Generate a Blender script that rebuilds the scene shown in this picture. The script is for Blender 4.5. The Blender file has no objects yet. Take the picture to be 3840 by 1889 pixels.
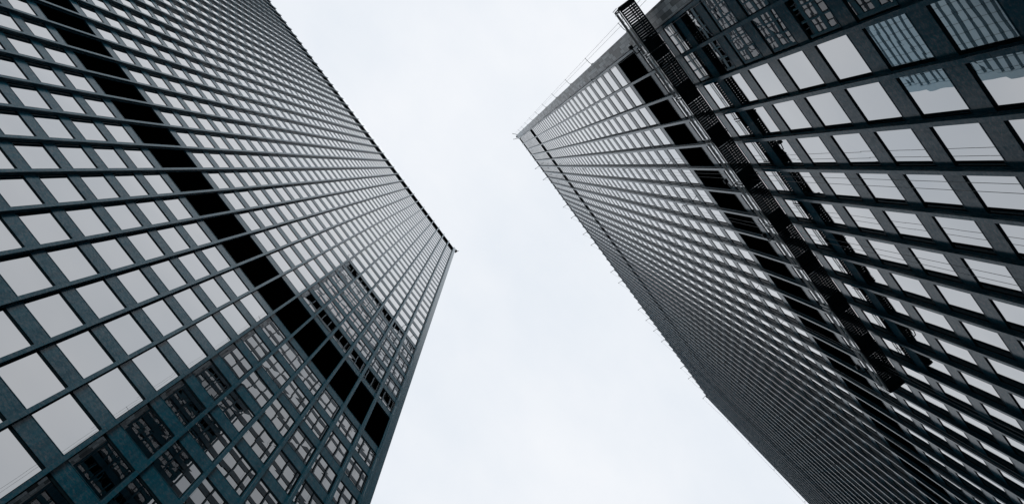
import bpy, math, random
from mathutils import Matrix, Vector
random.seed(11)
R = math.radians
S = bpy.context.scene
COL = S.collection

# ------------------------------------------------------------------ camera
ZC = 1.6                                     # eye height over the plaza
cam_d = bpy.data.cameras.new("camera")
cam = bpy.data.objects.new("camera", cam_d)
COL.objects.link(cam)
cam_d.sensor_width = 36.0
cam_d.lens = 36.0 * 3660.75 / 3840.0
cam_d.clip_start = 0.05
cam_d.clip_end = 4000.0
RM = Matrix(((0.8046, 0.5931, 0.0289), (0.5931, -0.8003, -0.0878), (-0.0289, 0.0878, -0.9957)))
cam.matrix_world = Matrix.Translation((0, 0, ZC)) @ RM.to_quaternion().to_matrix().to_4x4()
S.camera = cam

# ------------------------------------------------------------------ sky, sun, exposure
SUN_EL, SUN_AZ = R(36), R(122)
W = bpy.data.worlds.new("World")
S.world = W
W.use_nodes = True
nt = W.node_tree
nt.nodes.clear()
N = nt.nodes.new
out = N("ShaderNodeOutputWorld"); bg = N("ShaderNodeBackground")
sky = N("ShaderNodeTexSky"); sky.sky_type = 'NISHITA'; sky.sun_disc = False
sky.sun_elevation = SUN_EL; sky.sun_rotation = SUN_AZ
sky.dust_density = 4.0; sky.air_density = 1.0
tc = N("ShaderNodeTexCoord")
mp = N("ShaderNodeMapping"); mp.inputs["Scale"].default_value = (2.2, 1.5, 1.2)
n1 = N("ShaderNodeTexNoise"); n1.inputs["Scale"].default_value = 2.0; n1.inputs["Detail"].default_value = 6; n1.inputs["Roughness"].default_value = 0.55
rp = N("ShaderNodeValToRGB")
rp.color_ramp.elements[0].position = 0.30; rp.color_ramp.elements[0].color = (7.9, 8.5, 9.25, 1)
rp.color_ramp.elements[1].position = 0.66; rp.color_ramp.elements[1].color = (9.35, 9.6, 10.0, 1)
mx = N("ShaderNodeMix"); mx.data_type = 'RGBA'; mx.inputs[0].default_value = 0.97
L = nt.links.new
# overcast dome: bright overhead, dimmer and bluer towards the horizon
sz = N("ShaderNodeSeparateXYZ"); L(tc.outputs["Generated"], sz.inputs[0])
hz = N("ShaderNodeValToRGB"); el = hz.color_ramp.elements
el[0].position = 0.0; el[0].color = (0.06, 0.16, 0.24, 1)
el[1].position = 0.84; el[1].color = (1, 1, 1, 1)
e2 = el.new(0.45); e2.color = (0.22, 0.42, 0.56, 1)
e3 = el.new(0.72); e3.color = (0.72, 0.84, 0.92, 1)
L(sz.outputs[2], hz.inputs[0])
dm = N("ShaderNodeMix"); dm.data_type = 'RGBA'; dm.blend_type = 'MULTIPLY'; dm.inputs[0].default_value = 1.0
L(tc.outputs["Generated"], mp.inputs[0]); L(mp.outputs[0], n1.inputs["Vector"]); L(n1.outputs["Fac"], rp.inputs[0])
L(sky.outputs[0], mx.inputs[6]); L(rp.outputs[0], mx.inputs[7]); L(mx.outputs[2], dm.inputs[6]); L(hz.outputs[0], dm.inputs[7]); L(dm.outputs[2], bg.inputs[0])
bg.inputs[1].default_value = 0.10
L(bg.outputs[0], out.inputs[0])

sd = bpy.data.lights.new("sun", 'SUN')
sun = bpy.data.objects.new("sun", sd)
COL.objects.link(sun)
sd.energy = 1.4; sd.angle = R(22); sd.color = (1.0, 0.97, 0.93)
dv = Vector((math.cos(SUN_EL) * math.sin(SUN_AZ), math.cos(SUN_EL) * math.cos(SUN_AZ), math.sin(SUN_EL)))
sun.rotation_euler = dv.to_track_quat('Z', 'Y').to_euler()

S.view_settings.view_transform = 'Standard'
S.view_settings.look = 'None'
S.view_settings.exposure = 0.0
S.view_settings.gamma = 1.0
S.view_settings.use_curve_mapping = False
S.cycles.max_bounces = 8
S.cycles.glossy_bounces = 5
S.cycles.diffuse_bounces = 3
S.cycles.use_denoising = True

# ------------------------------------------------------------------ helpers
def proj(x, y, z):
    """pixel (3840 x 1889) of a world point, for sorting windows by size"""
    v = RM.transposed() @ Vector((x, y, z - ZC))
    if v.z > -1e-3: return None
    return (1920 + 3660.75 * v.x / -v.z, 944.5 - 3660.75 * v.y / -v.z)

class MB:
    def __init__(s): s.v = []; s.f = []; s.m = []
    def box(s, x0, x1, y0, y1, z0, z1, mi=0):
        x0, x1 = min(x0, x1), max(x0, x1); y0, y1 = min(y0, y1), max(y0, y1)
        b = len(s.v)
        s.v += [(x0,y0,z0),(x1,y0,z0),(x1,y1,z0),(x0,y1,z0),(x0,y0,z1),(x1,y0,z1),(x1,y1,z1),(x0,y1,z1)]
        s.f += [(b,b+3,b+2,b+1),(b+4,b+5,b+6,b+7),(b,b+1,b+5,b+4),(b+1,b+2,b+6,b+5),(b+2,b+3,b+7,b+6),(b+3,b,b+4,b+7)]
        s.m += [mi]*6
    def prism(s, prof, z0, z1, mi=0):
        """closed xy outline extruded along z (counter-clockwise)"""
        b = len(s.v); n = len(prof)
        s.v += [(x,y,z0) for x,y in prof] + [(x,y,z1) for x,y in prof]
        s.f += [tuple(b+i for i in reversed(range(n))), tuple(b+n+i for i in range(n))]
        s.f += [(b+i, b+(i+1)%n, b+n+(i+1)%n, b+n+i) for i in range(n)]
        s.m += [mi]*(n+2)
    def quad(s, a, b, c, d, mi=0):
        k = len(s.v); s.v += [a,b,c,d]; s.f.append((k,k+1,k+2,k+3)); s.m.append(mi)
    def tube(s, p, q, r, n=6, mi=0):
        p, q = Vector(p), Vector(q); d = (q-p).normalized()
        a = d.orthogonal().normalized(); c = d.cross(a)
        b = len(s.v)
        for o in (p, q):
            for i in range(n):
                t = 2*math.pi*i/n
                s.v.append(tuple(o + a*(r*math.cos(t)) + c*(r*math.sin(t))))
        s.f += [(b+i, b+(i+1)%n, b+n+(i+1)%n, b+n+i) for i in range(n)]
        s.f += [tuple(b+i for i in reversed(range(n))), tuple(b+n+i for i in range(n))]
        s.m += [mi]*(n+2)
    def path(s, pts, r, n=6, mi=0):
        for a, b in zip(pts, pts[1:]): s.tube(a, b, r, n, mi)
    def build(s, name, mat, parent=None, at=(0,0,0)):
        me = bpy.data.meshes.new(name)
        ax, ay, az = at
        me.from_pydata([(x-ax, y-ay, z-az) for x,y,z in s.v], [], s.f)
        for m in (mat if isinstance(mat, (list, tuple)) else [mat]): me.materials.append(m)
        if any(s.m): me.polygons.foreach_set("material_index", s.m)
        me.update()
        o = bpy.data.objects.new(name, me)
        COL.objects.link(o)
        o.location = at
        if parent is not None: attach(o, parent)
        return o

def world_loc(o):
    v = Vector(o.location)
    while o.parent is not None:
        o = o.parent; v += Vector(o.location)
    return v
def attach(o, parent):
    o.location = Vector(o.location) - world_loc(parent)
    o.parent = parent
def empty(name, loc, label, cat, group=None):
    o = bpy.data.objects.new(name, None); COL.objects.link(o)
    o.location = loc; o.empty_display_size = 0.5
    tag(o, label, cat, group)
    return o
def tag(o, label, cat, group=None, kind=None):
    if label: o["label"] = label
    if cat: o["category"] = cat
    if group: o["group"] = group
    if kind: o["kind"] = kind

# ------------------------------------------------------------------ materials
def mat(name):
    m = bpy.data.materials.new(name); m.use_nodes = True
    t = m.node_tree; b = t.nodes["Principled BSDF"]
    return m, t, b
def noise(t, scale, detail=3, rough=0.6, vec=None, w=None):
    n = t.nodes.new("ShaderNodeTexNoise")
    n.inputs["Scale"].default_value = scale; n.inputs["Detail"].default_value = detail; n.inputs["Roughness"].default_value = rough
    if vec is not None: t.links.new(vec, n.inputs["Vector"])
    return n
def ramp(t, src, stops):
    r = t.nodes.new("ShaderNodeValToRGB")
    while len(r.color_ramp.elements) < len(stops): r.color_ramp.elements.new(0.5)
    for e, (p, c) in zip(r.color_ramp.elements, stops): e.position = p; e.color = (*c, 1)
    t.links.new(src, r.inputs[0])
    return r
def math_node(t, op, a, b=None, c=None):
    n = t.nodes.new("ShaderNodeMath"); n.operation = op
    for i, x in enumerate((a, b, c)):
        if x is None: continue
        if isinstance(x, (int, float)): n.inputs[i].default_value = x
        else: t.links.new(x, n.inputs[i])
    return n.outputs[0]
def mix(t, f, a, b, typ='MIX'):
    n = t.nodes.new("ShaderNodeMix"); n.data_type = 'RGBA'; n.blend_type = typ
    for i, x in ((0, f), (6, a), (7, b)):
        if isinstance(x, (int, float)): n.inputs[i].default_value = x
        elif isinstance(x, tuple): n.inputs[i].default_value = (*x, 1)
        else: t.links.new(x, n.inputs[i])
    return n.outputs[2]
def pos(t):
    return t.nodes.new("ShaderNodeNewGeometry").outputs["Position"]

def steel(name, lo, mid, hi, rough=0.5, seam=None, spec=0.5):
    """weathered dark paint: mottled tones, faint rain streaks, optional splice lines every `seam` metres of height"""
    m, t, b = mat(name)
    p = pos(t)
    a = noise(t, 9.0, 5, 0.72, p)
    c = ramp(t, a.outputs["Fac"], [(0.30, lo), (0.5, mid), (0.72, hi)])
    mp = t.nodes.new("ShaderNodeMapping"); mp.inputs["Scale"].default_value = (3.0, 3.0, 0.12)
    t.links.new(p, mp.inputs[0])
    st = noise(t, 2.2, 4, 0.6, mp.outputs[0])
    sr = ramp(t, st.outputs["Fac"], [(0.35, (0.72, 0.74, 0.76)), (0.62, (1.12, 1.1, 1.08))])
    col = mix(t, 1.0, c.outputs[0], sr.outputs[0], 'MULTIPLY')
    if seam:
        sx = t.nodes.new("ShaderNodeSeparateXYZ"); t.links.new(p, sx.inputs[0])
        ph = math_node(t, 'FLOOR', math_node(t, 'MULTIPLY', sx.outputs[1], 1/1.524))
        z = math_node(t, 'ADD', sx.outputs[2], math_node(t, 'MULTIPLY', math_node(t, 'SINE', math_node(t, 'MULTIPLY', ph, 12.9)), 0.5))
        fr = math_node(t, 'FRACT', math_node(t, 'MULTIPLY', z, 1.0/seam))
        k = math_node(t, 'LESS_THAN', fr, 0.03/seam)
        col = mix(t, k, col, (0.006, 0.008, 0.01))
    t.links.new(col, b.inputs["Base Color"])
    rr = ramp(t, a.outputs["Fac"], [(0.3, (rough-.05,)*3), (0.7, (rough+.08,)*3)])
    t.links.new(rr.outputs[0], b.inputs["Roughness"])
    b.inputs["Specular IOR Level"].default_value = spec
    b.inputs["Specular Tint"].default_value = (0.72, 0.93, 1.0, 1)
    if seam or name.startswith('spandrel'):
        sp = ramp(t, a.outputs["Fac"], [(0.34, (spec * .45,)*3), (0.66, (spec * 1.9,)*3)])
        t.links.new(sp.outputs[0], b.inputs["Specular IOR Level"])
        b.inputs["Sheen Weight"].default_value = 0.25; b.inputs["Sheen Tint"].default_value = (0.04, 0.36, 0.52, 1); b.inputs["Sheen Roughness"].default_value = 0.4
    bp = t.nodes.new("ShaderNodeBump"); bp.inputs["Strength"].default_value = 0.02; bp.inputs["Distance"].default_value = 0.01
    t.links.new(a.outputs["Fac"], bp.inputs["Height"]); t.links.new(bp.outputs[0], b.inputs["Normal"])
    return m

M_FIN = steel("mullion steel", (0.002, 0.046, 0.070), (0.009, 0.052, 0.074), (0.060, 0.072, 0.084), 0.14, seam=7.315, spec=0.034)
M_SPAN = steel("spandrel steel", (0.002, 0.046, 0.070), (0.008, 0.052, 0.075), (0.060, 0.072, 0.084), 0.14, spec=0.034)
M_FRAME = steel("window frame steel", (0.004, 0.009, 0.012), (0.006, 0.012, 0.015), (0.009, 0.015, 0.018), 0.9, spec=0.0)
M_LOUV = steel("louvre black", (0.003, 0.010, 0.014), (0.005, 0.012, 0.016), (0.008, 0.014, 0.018), 0.9, spec=0.0)
M_STAGE = steel("stage dark metal", (0.004, 0.010, 0.013), (0.006, 0.012, 0.016), (0.012, 0.017, 0.021), 0.6, spec=0.15)
M_WIRE = steel("wire rope", (0.03, 0.035, 0.04), (0.04, 0.045, 0.05), (0.06, 0.06, 0.06), 0.5)

def glass():
    m, t, b = mat("coated mirror glass")
    p = pos(t)
    b.inputs["Metallic"].default_value = 1.0
    b.inputs["Roughness"].default_value = 0.0
    oi = t.nodes.new("ShaderNodeObjectInfo")
    n0 = noise(t, 0.35, 1, 0.5, p)
    c = ramp(t, n0.outputs["Fac"], [(0.3, (0.40, 0.405, 0.41)), (0.7, (0.43, 0.432, 0.435))])
    t.links.new(c.outputs[0], b.inputs["Base Color"])
    w = noise(t, 0.7, 1.0, 0.4, p)
    bp = t.nodes.new("ShaderNodeBump"); bp.inputs["Strength"].default_value = 1.0; bp.inputs["Distance"].default_value = 0.0012
    t.links.new(w.outputs["Fac"], bp.inputs["Height"]); t.links.new(bp.outputs[0], b.inputs["Normal"])
    return m
M_GLASS = glass()

def alu(name, base, rough):
    m, t, b = mat(name)
    a = noise(t, 14, 4, 0.6, pos(t))
    c = ramp(t, a.outputs["Fac"], [(0.3, tuple(x*.7 for x in base)), (0.7, base)])
    t.links.new(c.outputs[0], b.inputs["Base Color"])
    b.inputs["Metallic"].default_value = 0.0; b.inputs["Roughness"].default_value = rough
    return m
M_ALU = alu("worn aluminium tube", (0.78, 0.76, 0.73), 0.35)

def corner_plates():
    m, t, b = mat("corner plates")
    sx = t.nodes.new("ShaderNodeSeparateXYZ"); t.links.new(pos(t), sx.inputs[0])
    cb = t.nodes.new("ShaderNodeCombineXYZ")
    t.links.new(sx.outputs[2], cb.inputs[0]); t.links.new(sx.outputs[1], cb.inputs[1])
    br = t.nodes.new("ShaderNodeTexBrick")
    t.links.new(cb.outputs[0], br.inputs["Vector"])
    br.inputs["Scale"].default_value = 1.0
    br.inputs["Brick Width"].default_value = 1.6; br.inputs["Row Height"].default_value = 0.2
    br.inputs["Mortar Size"].default_value = 0.006; br.inputs["Bias"].default_value = 0.0
    br.inputs["Color1"].default_value = (0.020, 0.028, 0.032, 1); br.inputs["Color2"].default_value = (0.62, 0.61, 0.60, 1)
    br.inputs["Mortar"].default_value = (0.02, 0.02, 0.02, 1); br.offset = 0.41; br.squash = 0.7; br.squash_frequency = 3
    a = noise(t, 7, 5, 0.7, pos(t))
    r = ramp(t, a.outputs["Fac"], [(0.3, (0.6, 0.66, 0.7)), (0.7, (1.25, 1.22, 1.2))])
    col = mix(t, 1.0, br.outputs[0], r.outputs[0], 'MULTIPLY')
    t.links.new(col, b.inputs["Base Color"]); b.inputs["Roughness"].default_value = 0.3; b.inputs["Specular IOR Level"].default_value = 0.08
    return m
M_CORNER = corner_plates()

def concrete(name, lo, hi, scale=1.5):
    m, t, b = mat(name)
    a = noise(t, scale, 6, 0.65, pos(t))
    c = ramp(t, a.outputs["Fac"], [(0.3, lo), (0.7, hi)])
    t.links.new(c.outputs[0], b.inputs["Base Color"]); b.inputs["Roughness"].default_value = 0.8
    return m
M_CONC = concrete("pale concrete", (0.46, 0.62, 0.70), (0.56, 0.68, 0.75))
M_ROOF = concrete("roof gravel", (0.12, 0.12, 0.12), (0.2, 0.2, 0.2), 4)
M_CORE = concrete("dark interior core", (0.012, 0.013, 0.015), (0.02, 0.02, 0.022))

def paving():
    m, t, b = mat("granite paving")
    br = t.nodes.new("ShaderNodeTexBrick"); t.links.new(pos(t), br.inputs["Vector"])
    br.inputs["Scale"].default_value = 1.0; br.inputs["Brick Width"].default_value = 1.524; br.inputs["Row Height"].default_value = 1.524
    br.offset = 0.0; br.inputs["Mortar Size"].default_value = 0.008
    br.inputs["Color1"].default_value = (0.20, 0.20, 0.21, 1); br.inputs["Color2"].default_value = (0.26, 0.26, 0.26, 1); br.inputs["Mortar"].default_value = (0.07, 0.07, 0.07, 1)
    a = noise(t, 30, 4, 0.7, pos(t))
    r = ramp(t, a.outputs["Fac"], [(0.3, (0.8, 0.8, 0.8)), (0.7, (1.1, 1.1, 1.1))])
    t.links.new(mix(t, 1.0, br.outputs[0], r.outputs[0], 'MULTIPLY'), b.inputs["Base Color"]); b.inputs["Roughness"].default_value = 0.7
    return m
g = MB(); g.quad((-900,-900,0),(900,-900,0),(900,900,0),(-900,900,0))
tag(g.build("plaza_ground", paving()), None, None, None, "structure")

# ------------------------------------------------------------------ the two steel towers
MOD, FL, SP = 1.524, 3.6576, 1.02            # bay, storey and spandrel height
FIN, GL = 0.21, 0.235                         # from the mullion face back to spandrel and to glass
NB = 48                                      # bays per long side
DEPTH = 36.6

def tower(name, label, face, sgn, y0, dirn, z_ref, k_top, z_roof, louvres, corner, side_y, side_dir):
    """face: x of the mullion faces; sgn: +1 if the tower lies towards +x; y0: first mullion, dirn: +1/-1 along y;
    z_ref: underside of spandrel 0; louvres: (k0, z_top) pairs, a tall louvred storey over spandrel k0"""
    X = lambda d: face + sgn * d
    yA, yB = sorted((y0, y0 + dirn * MOD * NB))
    root = empty(name, (X(DEPTH / 2), (yA + yB) / 2, 0), label, "office tower")
    zk = lambda k: z_ref + FL * k
    k_low = math.ceil((7.0 - z_ref) / FL)
    z_low = zk(k_low)
    # mullions: I-sections standing proud of the wall
    fw, ft, wt = 0.066, 0.022, 0.016
    for m in range(NB + 1):
        y = y0 + dirn * MOD * m
        pr = [(0,-fw),(0,fw),(ft,fw),(ft,wt),(FIN-ft,wt),(FIN-ft,fw),(FIN+.004,fw),(FIN+.004,-fw),(FIN-ft,-fw),(FIN-ft,-wt),(ft,-wt),(ft,-fw)]
        pts = [(X(d), y + w) for d, w in pr]
        if sgn < 0: pts.reverse()
        b = MB(); b.prism(pts[::-1], z_low, z_roof); b.build("mullion", M_FIN, root, (X(0), y, z_low))
    # spandrel bands (one steel belt per storey) with their dark drip lips
    lou = dict(louvres)
    skip = set()
    for k0, ztop in louvres:
        kk = k0 + 1
        while zk(kk) < ztop - 0.5: skip.add(kk); kk += 1
    bands = [k for k in range(k_low, k_top + 1) if k not in skip]
    for k in bands:
        b = MB()
        b.box(X(FIN), X(GL + 0.3), yA, yB, zk(k), zk(k) + SP)
        b.box(X(FIN - 0.012), X(FIN + .05), yA, yB, zk(k) + SP + .003, zk(k) + SP + 0.035)
        b.build("spandrel_band", M_SPAN, root, (X(FIN), (yA + yB) / 2, zk(k)))
    # louvred plant storeys, one panel per bay
    for k0, ztop in louvres:
        zb = zk(k0) + SP + .04
        me = None
        for i in range(NB):
            yc = y0 + dirn * MOD * (i + .5)
            if me is None:
                b = MB(); h = MOD / 2 - .018
                b.box(X(FIN + .16), X(FIN + .2), yc - h, yc + h, zb, ztop)
                z = zb + .05
                while z < ztop - .18:
                    for s_ in (0,):
                        b.quad((X(FIN+.02), yc-h, z), (X(FIN+.02), yc+h, z), (X(FIN+.15), yc+h, z+.14), (X(FIN+.15), yc-h, z+.14))
                    z += 0.19
                b.box(X(FIN + .015), X(FIN + .16), yc - h, yc - h + .05, zb, ztop)
                b.box(X(FIN + .015), X(FIN + .16), yc + h - .05, yc + h, zb, ztop)
                first = b.build("louvre_panel", M_LOUV, root, (X(FIN + .1), yc, zb)); me = first
            else:
                o = me.copy(); COL.objects.link(o); o.location = me.location + Vector((0, dirn * MOD * i, 0))
    # windows
    cells = []
    for a, k in enumerate(bands[:-1]):
        if k in lou: continue
        nx = bands[a + 1]
        zb, zt = zk(k) + SP + .035, zk(nx)
        for i in range(NB):
            yc = y0 + dirn * MOD * (i + .5)
            q = [proj(X(GL), yc + u * .7, z) for u in (-1, 1) for z in (zb, zt)]
            area = 0
            if all(q):
                cx = sum(p[0] for p in q) / 4; cy = sum(p[1] for p in q) / 4
                if -60 < cx < 3900 and -60 < cy < 1950:
                    a0, a1, a2, a3 = q[0], q[1], q[3], q[2]
                    area = abs((a2[0]-a0[0])*(a3[1]-a1[1]) - (a2[1]-a0[1])*(a3[0]-a1[0])) / 2
            cells.append((area, yc, zb, zt))
    cells.sort(key=lambda c: -c[0])
    def frame(b, yc, zb, zt, mi=0):
        h = MOD / 2 - .017; e = .075; eb = .04; et = .165
        d0, d1 = GL - .008, GL + .02
        b.box(X(d0), X(d1), yc - h, yc - h + e, zb, zt, mi); b.box(X(d0), X(d1), yc + h - e, yc + h, zb, zt, mi)
        b.box(X(d0), X(d1), yc - h + e, yc + h - e, zb, zb + eb, mi); b.box(X(d0), X(d1), yc - h + e, yc + h - e, zt - et, zt, mi)
    def pane(b, yc, zb, zt, mi=0):
        h = MOD / 2 - .07; j = lambda: random.gauss(0, .0016)
        q = [(X(GL + j()), yc - h, zb + .03), (X(GL + j()), yc + h, zb + .03), (X(GL + j()), yc + h, zt - .15), (X(GL + j()), yc - h, zt - .15)]
        if sgn > 0: q.reverse()
        b.quad(*q, mi)
    for area, yc, zb, zt in cells[:100]:
        b = MB(); frame(b, yc, zb, zt); f = b.build("window", M_FRAME, root, (X(GL), yc, zb))
        b = MB(); pane(b, yc, zb, zt); b.build("pane", M_GLASS, f, (X(GL), yc, (zb + zt) / 2))
    b = MB()
    for area, yc, zb, zt in cells[100:]:
        frame(b, yc, zb, zt, 0); pane(b, yc, zb, zt, 1)
    o = b.build("window", [M_FRAME, M_GLASS], root, (X(GL), (yA + yB) / 2, z_ref)); o["kind"] = "stuff"
    # body, roof and cap
    b = MB(); b.box(X(GL + .32), X(DEPTH), yA + .05, yB - .05, 0, z_roof - .3); b.build("core", M_CORE, root, (X(DEPTH/2), (yA+yB)/2, 0))
    b = MB(); b.box(X(FIN + .002), X(DEPTH), yA - .02, yB + .02, z_roof - .62, z_roof); b.build("roof_coping", M_SPAN, root, (X(DEPTH/2), (yA+yB)/2, z_roof))
    # corner columns at both ends of the long face
    for yc0, yc1, d, mm in corner:
        b = MB(); b.box(X(d), X(d + .9), yc0, yc1, 0, z_roof + .01); b.build("corner_column", mm, root, (X(d), yc0, 0))
    # short side: mullions, belts and one curtain of glass
    ys = side_y
    for m in range(1, 24):
        x = X(1.4 + MOD * m); b = MB()
        b.box(x - .066, x + .066, ys, ys + side_dir * FIN, z_low, z_roof); b.build("mullion", M_FIN, root, (x, ys, z_low))
    b = MB(); b.box(X(.9), X(DEPTH - .2), ys - side_dir * .5, ys - side_dir * .06, z_low, z_roof - .7); b.build("side_glazing", M_GLASS, root, (X(DEPTH/2), ys, z_low))
    for k in bands:
        b = MB(); b.box(X(.95), X(DEPTH - .1), ys - side_dir * .12, ys + side_dir * .01, zk(k), zk(k) + SP); b.build("side_belt", M_SPAN, root, (X(DEPTH/2), ys, zk(k)))
    # glazed lobby base
    b = MB(); b.box(X(3.2), X(3.3), yA + 3, yB - 3, 0, z_low); b.build("lobby_glazing", M_GLASS, root, (X(3.2), (yA+yB)/2, 0))
    b = MB(); b.box(X(.3), X(DEPTH), yA, yB, z_low - .25, z_low - .004); b.build("lobby_soffit", M_FRAME, root, (X(DEPTH/2), (yA+yB)/2, z_low))
    return root

LX, LY0, LZ = -13.187, 8.760, 35.364 + ZC
RX, RY0, RZ = 9.721, -0.209, 58.237 + ZC
LROOF, RROOF = 179.40 + ZC, 219.02 + ZC
Lk = lambda k: LZ + FL * k
Rk = lambda k: RZ + FL * k
t_left = tower("office_tower", "dark steel tower filling the left half, mirroring the other tower in its lower bays",
      LX, -1, LY0, -1, LZ, 37, LROOF, [(4, Lk(6)), (37, LROOF - .62)],
      [(LY0 + .085, LY0 + .40, .02, M_FIN), (LY0 + .40, LY0 + .46, .05, M_FIN), (LY0 - MOD*NB - .6, LY0 - MOD*NB - .09, .05, M_FIN)], 9.0, 1)
t_right = tower("office_tower", "dark steel tower on the right with a work platform hanging before it",
      RX, 1, RY0, 1, RZ, 42, RROOF, [(-2, Rk(0)), (28, Rk(30)), (42, RROOF - .62)],
      [(RY0 - .90, RY0 - .10, .06, M_CORNER), (RY0 + MOD*NB + .09, RY0 + MOD*NB + .9, .06, M_FIN)], -0.75, -1)

# small bracket at the roof corner of the left tower
b = MB(); z = LROOF
b.box(LX + .05, LX - .45, LY0 + .50, LY0 + .95, z - 1.1, z - .5)
b.path([(LX - .2, LY0 + .46, z - .8), (LX - .2, LY0 + .8, z - .75), (LX + .25, LY0 + 1.0, z - .7)], .05)
b.path([(LX - .05, LY0 + .44, z - 3.4), (LX + .1, LY0 + .75, z - 3.3), (LX + .15, LY0 + .72, z - 4.2)], .04)
b.build("corner_bracket", M_STAGE, t_left, (LX, LY0, z))

# ------------------------------------------------------------------ banded tower, seen only as a mirror image
bt = empty("banded_tower", (-75, 27, 0), "pale banded tower seen only mirrored in the upper right windows", "office tower")
ZB = 214.0
b = MB(); b.box(-60.6, -90, -4, 38.5, 0, ZB - 3); b.build("core", M_FRAME, bt, (-75, 17, 0))
for i in range(68):
    z = 2.3 + i * 3.08
    b = MB(); b.box(-60, -90.5, -4.5, 38.9, z, z + 1.9); b.build("floor_band", M_CONC, bt, (-75, 17, z))
b = MB(); b.box(-59.8, -90.7, -4.7, 40.2, ZB - 2.2, ZB); b.build("roof_band", M_CONC, bt, (-75, 17, ZB))
for i in range(23):
    y = -3.5 + 1.9 * i
    if y > 38.5: break
    b = MB(); b.box(-59.99, -59.97, y - .025, y + .025, 0, ZB - 2.3); b.build("mullion", M_FRAME, bt, (-60, y, 0))
b = MB(); b.box(-59.7, -62, 38.95, 40.3, 0, ZB - 2.3); b.build("corner_column", M_CONC, bt, (-60, 39.5, 0))

# ------------------------------------------------------------------ unseen blocks, added to keep low sky light off mullion sides and recesses
for x0, x1, y0, y1, h, lab in ((-60, 70, -112, -78, 86, "unseen block added beyond the upper end of the towers to cut off low sky light"),
                               (-70, 60, 98, 135, 108, "unseen block added beyond the lower end of the towers to cut off low sky light")):
    blk = empty("sky_blocker", ((x0 + x1) / 2, (y0 + y1) / 2, 0), lab, "light blocker")
    b = MB(); b.box(x0 + .4, x1 - .4, y0 + .4, y1 - .4, 0, h - 1); b.build("glazing", M_FRAME, blk, ((x0 + x1) / 2, (y0 + y1) / 2, 0))
    for i in range(int(h / 3.6)):
        b = MB(); b.box(x0, x1, y0, y1, 2.4 + i * 3.6, 4.0 + i * 3.6); b.build("floor_band", M_ROOF, blk, ((x0 + x1) / 2, (y0 + y1) / 2, 2.4 + i * 3.6))

# ------------------------------------------------------------------ roof arms, hanging ropes
PEGS = [0, 5, 7, 12, 14, 17, 19, 24, 26, 31, 33, 35, 37, 42, 44, 47.6]
ORD = ["first", "second", "third", "fourth", "fifth", "sixth", "seventh", "eighth", "ninth", "tenth", "eleventh", "twelfth",
       "thirteenth", "fourteenth", "fifteenth", "sixteenth", "seventeenth"]
DECK_Z = 43.28 + ZC
for i, m in enumerate(PEGS):
    y = RY0 + MOD * m
    diag = -.55 if m == 0 else (.3 if m > 47 else 0)
    xt = RX - .85
    a = empty("roof_arm", (RX, y, RROOF), "steel arm jutting from the right tower roof edge, %s from the corner nearest the top" % ORD[i], "roof arm", "steel arms along the roof edge")
    b = MB(); b.box(RX + 1.6, RX + .3, y - .08, y + .08, RROOF + .005, RROOF + .2); b.build("base", M_STAGE, a, (RX + 1, y, RROOF))
    b = MB(); b.tube((RX + .5, y - diag * .1, RROOF + .12), (xt, y + diag, RROOF + .12), .042, 8); b.build("arm", M_STAGE, a, (RX, y, RROOF + .12))
    b = MB(); b.box(xt - .06, xt + .06, y + diag - .07, y + diag + .07, RROOF - .02, RROOF + .2); b.build("end_sheave", M_STAGE, a, (xt, y + diag, RROOF))
    if diag:
        b = MB(); b.box(RX - .1, RX + .5, y + diag - .2, y + diag + .2, RROOF - .5, RROOF - .02); b.build("counterweight", M_STAGE, a, (RX, y, RROOF - .3))
    c = empty("hanging_rope_pair", (9.2, y + diag, RROOF), "pair of thin ropes hanging down the right tower from the %s roof arm" % ORD[i], "ropes", "ropes hanging from the roof arms")
    xb = 9.22
    for s_ in (-.1, .13):
        b = MB(); b.path([(xt, y + diag, RROOF), (xb, y + s_ + diag * .25, RROOF - 16), (xb, y + s_, DECK_Z + 30), (xb, y + s_ * 1.2, 2.0)], .0075, 5)
        b.build("rope", M_WIRE, c, (xb, y + s_, RROOF))
    z = 66.9 + ZC
    while z < RROOF - 12:
        b = MB(); zz = z
        b.path([(RX, y, zz), (RX - .22, y - .03, zz + .05), (RX - .36, y - .12, zz + .02), (RX - .38, y + .2, zz - .06)], .017, 5)
        b.tube((RX - .36, y - .16, zz - .05), (RX - .36, y - .08, zz + .12), .03, 5)
        b.build("tie_bracket", M_STAGE, c, (RX, y, zz))
        z += 16.3

# ropes strung down the two corners of the right tower on stand-off arms
def corner_rope(name, label, y, dy, x0):
    c = empty(name, (x0, y, RROOF), label, "ropes")
    for k, off in enumerate((dy, dy * 1.45)):
        b = MB(); b.tube((x0 - .1, y + off, 2), (x0 - .1, y + off * .8, RROOF + .1), .008, 5); b.build("rope", M_WIRE, c, (x0, y + off, RROOF))
    z = 50.3 + ZC
    while z < RROOF - 6:
        b = MB(); b.path([(x0 + .05, y, z), (x0 - .02, y + dy * .45, z + .25), (x0 - .08, y + dy, z + .1), (x0 - .1, y + dy * 1.45, z + .12)], .016, 5)
        b.box(x0 - .02, x0 + .12, y - .06, y + .06, z - .12, z + .12)
        b.build("standoff_arm", M_STAGE, c, (x0, y, z)); z += 16.3
corner_rope("corner_rope_pair", "pair of ropes on stand-off arms beside the mottled corner of the right tower", RY0 - .9, -.45, RX + .2)
corner_rope("corner_rope_pair", "pair of ropes on stand-off arms beside the far lower corner of the right tower", RY0 + MOD * NB + .9, .6, RX + .3)
a = empty("roof_arm", (RX, RY0 - .9, RROOF), "stubby steel arm on the very corner of the right tower roof above the mottled plates", "roof arm", "steel arms along the roof edge")
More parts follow.
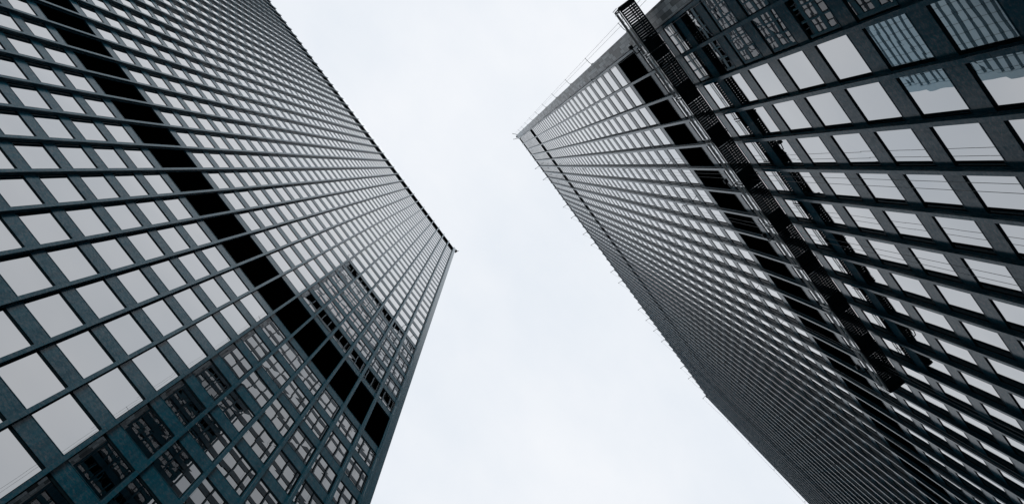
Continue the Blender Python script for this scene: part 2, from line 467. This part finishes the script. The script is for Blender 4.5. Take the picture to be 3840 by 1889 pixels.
b = MB(); b.tube((RX + .6, RY0 - .7, RROOF + .12), (RX - .35, RY0 - 1.75, RROOF + .12), .05, 8); b.build("arm", M_STAGE, a, (RX, RY0 - .9, RROOF))
b = MB(); b.box(RX + 1.2, RX + .4, RY0 - .85, RY0 - .5, RROOF + .012, RROOF + .2); b.build("base", M_STAGE, a, (RX, RY0 - .9, RROOF))

# ------------------------------------------------------------------ suspended work platform
XO, XI = 8.81, 9.575
Y0, Y1 = -1.95, 19.2
NM = 9
ML = (Y1 - Y0) / NM
st = empty("suspended_platform", ((XO + XI) / 2, (Y0 + Y1) / 2, DECK_Z), "long dark work platform hanging across the right tower with slotted deck and bright truss rail", "work platform")
for i in range(NM):
    ya, yb = Y0 + i * ML + .0015, Y0 + (i + 1) * ML - .0015
    e0 = .16 if i == 0 else .46
    b = MB()
    b.box(XO, XO + .05, ya, yb, DECK_Z - .06, DECK_Z + .06); b.box(XI - .05, XI, ya, yb, DECK_Z - .06, DECK_Z + .06)
    for xx in (XO + .40, XO + .53): b.box(xx, xx + .05, ya, yb, DECK_Z - .03, DECK_Z + .002)
    b.box(XO + .051, XI - .051, ya, ya + e0, DECK_Z - .02, DECK_Z + .025); b.box(XO + .051, XI - .051, yb - .50, yb, DECK_Z - .02, DECK_Z + .025)
    y = ya + e0 + .024
    while y < yb - .6:
        b.box(XO + .051, XI - .051, y, y + (.088 if i == 0 else .099), DECK_Z + .003, DECK_Z + .025); y += .112
    b.box(XO + .051, XI - .051, y, yb - .50, DECK_Z + .003, DECK_Z + .025)
    b.build("deck_panel", M_STAGE, st, ((XO + XI) / 2, (ya + yb) / 2, DECK_Z))
    # outer guard rail: a truss of tubes
    b = MB(); x = XO - .04; zb, zt = DECK_Z + .10, DECK_Z + .66
    for zz, r in ((zb, .032), (zt, .015), (DECK_Z + 1.1, .016)): b.tube((x, ya + .02, zz), (x, yb - .02, zz), r, 8)
    for q in range(5):
        yy = ya + .1 + (yb - ya - .2) * q / 4
        if q in (0, 4): b.tube((x, yy, DECK_Z), (x, yy, DECK_Z + 1.1), .016, 6)
        if q < 4:
            y2 = ya + .1 + (yb - ya - .2) * (q + 1) / 4
            u, v = (zb, zt) if q % 2 == 0 else (zt, zb)
            b.tube((x, yy, u), (x, y2, v), .010, 6)
    b.build("outer_guard_rail", M_ALU, st, (x, (ya + yb) / 2, DECK_Z))
    b = MB(); b.box(x - .012, x + .012, ya, yb, DECK_Z + .68, DECK_Z + 1.09); b.build("rail_screen", M_STAGE, st, (x, (ya + yb) / 2, DECK_Z + .7))
    b = MB(); x = XI - .02
    for zz in (DECK_Z + .45, DECK_Z + .78): b.tube((x, ya + .05, zz), (x, yb - .05, zz), .02, 8)
    for q in range(3):
        yy = ya + .06 + (yb - ya - .12) * q / 2; b.tube((x, yy, DECK_Z), (x, yy, DECK_Z + .78), .018, 6)
    b.build("inner_guard_rail", M_ALU, st, (x, (ya + yb) / 2, DECK_Z))
# stirrups where panels meet, some with hoists and wall rollers
for i in range(NM + 1):
    y = Y0 + i * ML
    b = MB()
    for dy in (-.05, .05):
        yy = min(max(y + dy, Y0 - .02), Y1 + .02)
        b.box(XO - .05, XO - .018, yy - .02, yy + .02, DECK_Z - .1, DECK_Z + 1.15)
        b.box(XI + .002, XI + .012, yy - .02, yy + .02, DECK_Z - .1, DECK_Z + .9)
        b.box(XO - .05, XI + .012, yy - .025, yy + .025, DECK_Z - .13, DECK_Z - .062)
    b.build("stirrup", M_STAGE, st, ((XO + XI) / 2, y, DECK_Z))
    for dy in (-.1, .1):
        b = MB(); b.tube((XO - .07, y + dy, DECK_Z + .05), (XO - .07, y + dy, DECK_Z + 1.12), .022, 6); b.build("coupler", M_ALU, st, (XO, y + dy, DECK_Z + 1))
for m in (0.15, 5, 7, 12):
    y = RY0 + MOD * m
    b = MB()
    b.box(XO + .2, XO + .48, y - .17, y + .17, DECK_Z + .03, DECK_Z + .55); b.tube((XO + .34, y - .28, DECK_Z + .3), (XO + .34, y + .28, DECK_Z + .3), .11, 12)
    b.box(XO + .24, XO + .42, y - .1, y + .1, DECK_Z + .55, DECK_Z + 1.25)
    b.build("hoist", M_STAGE, st, (XO + .34, y, DECK_Z))
    b = MB()
    b.path([(XO, y, DECK_Z + .85), (XO - .32, y + .05, DECK_Z + .85), (XO - .38, y - .3, DECK_Z + .85)], .025, 6)
    b.box(XO - .46, XO - .30, y - .42, y - .24, DECK_Z + .74, DECK_Z + .98)
    b.build("outrigger_light", M_STAGE, st, (XO, y, DECK_Z + .85))
for y, s_ in ((Y0, -1), (Y1, 1)):
    b = MB()
    for zz in (DECK_Z + .5, DECK_Z + 1.05): b.tube((XO, y + s_ * .04, zz), (XI, y + s_ * .04, zz), .022, 8)
    b.tube((XO, y + s_ * .04, DECK_Z), (XI, y + s_ * .04, DECK_Z + 1.05), .014, 6)
    b.box(XO, XI, y + s_ * .026, y + s_ * .09, DECK_Z - .06, DECK_Z + .15)
    b.build("end_rail", M_STAGE, st, ((XO + XI) / 2, y, DECK_Z))
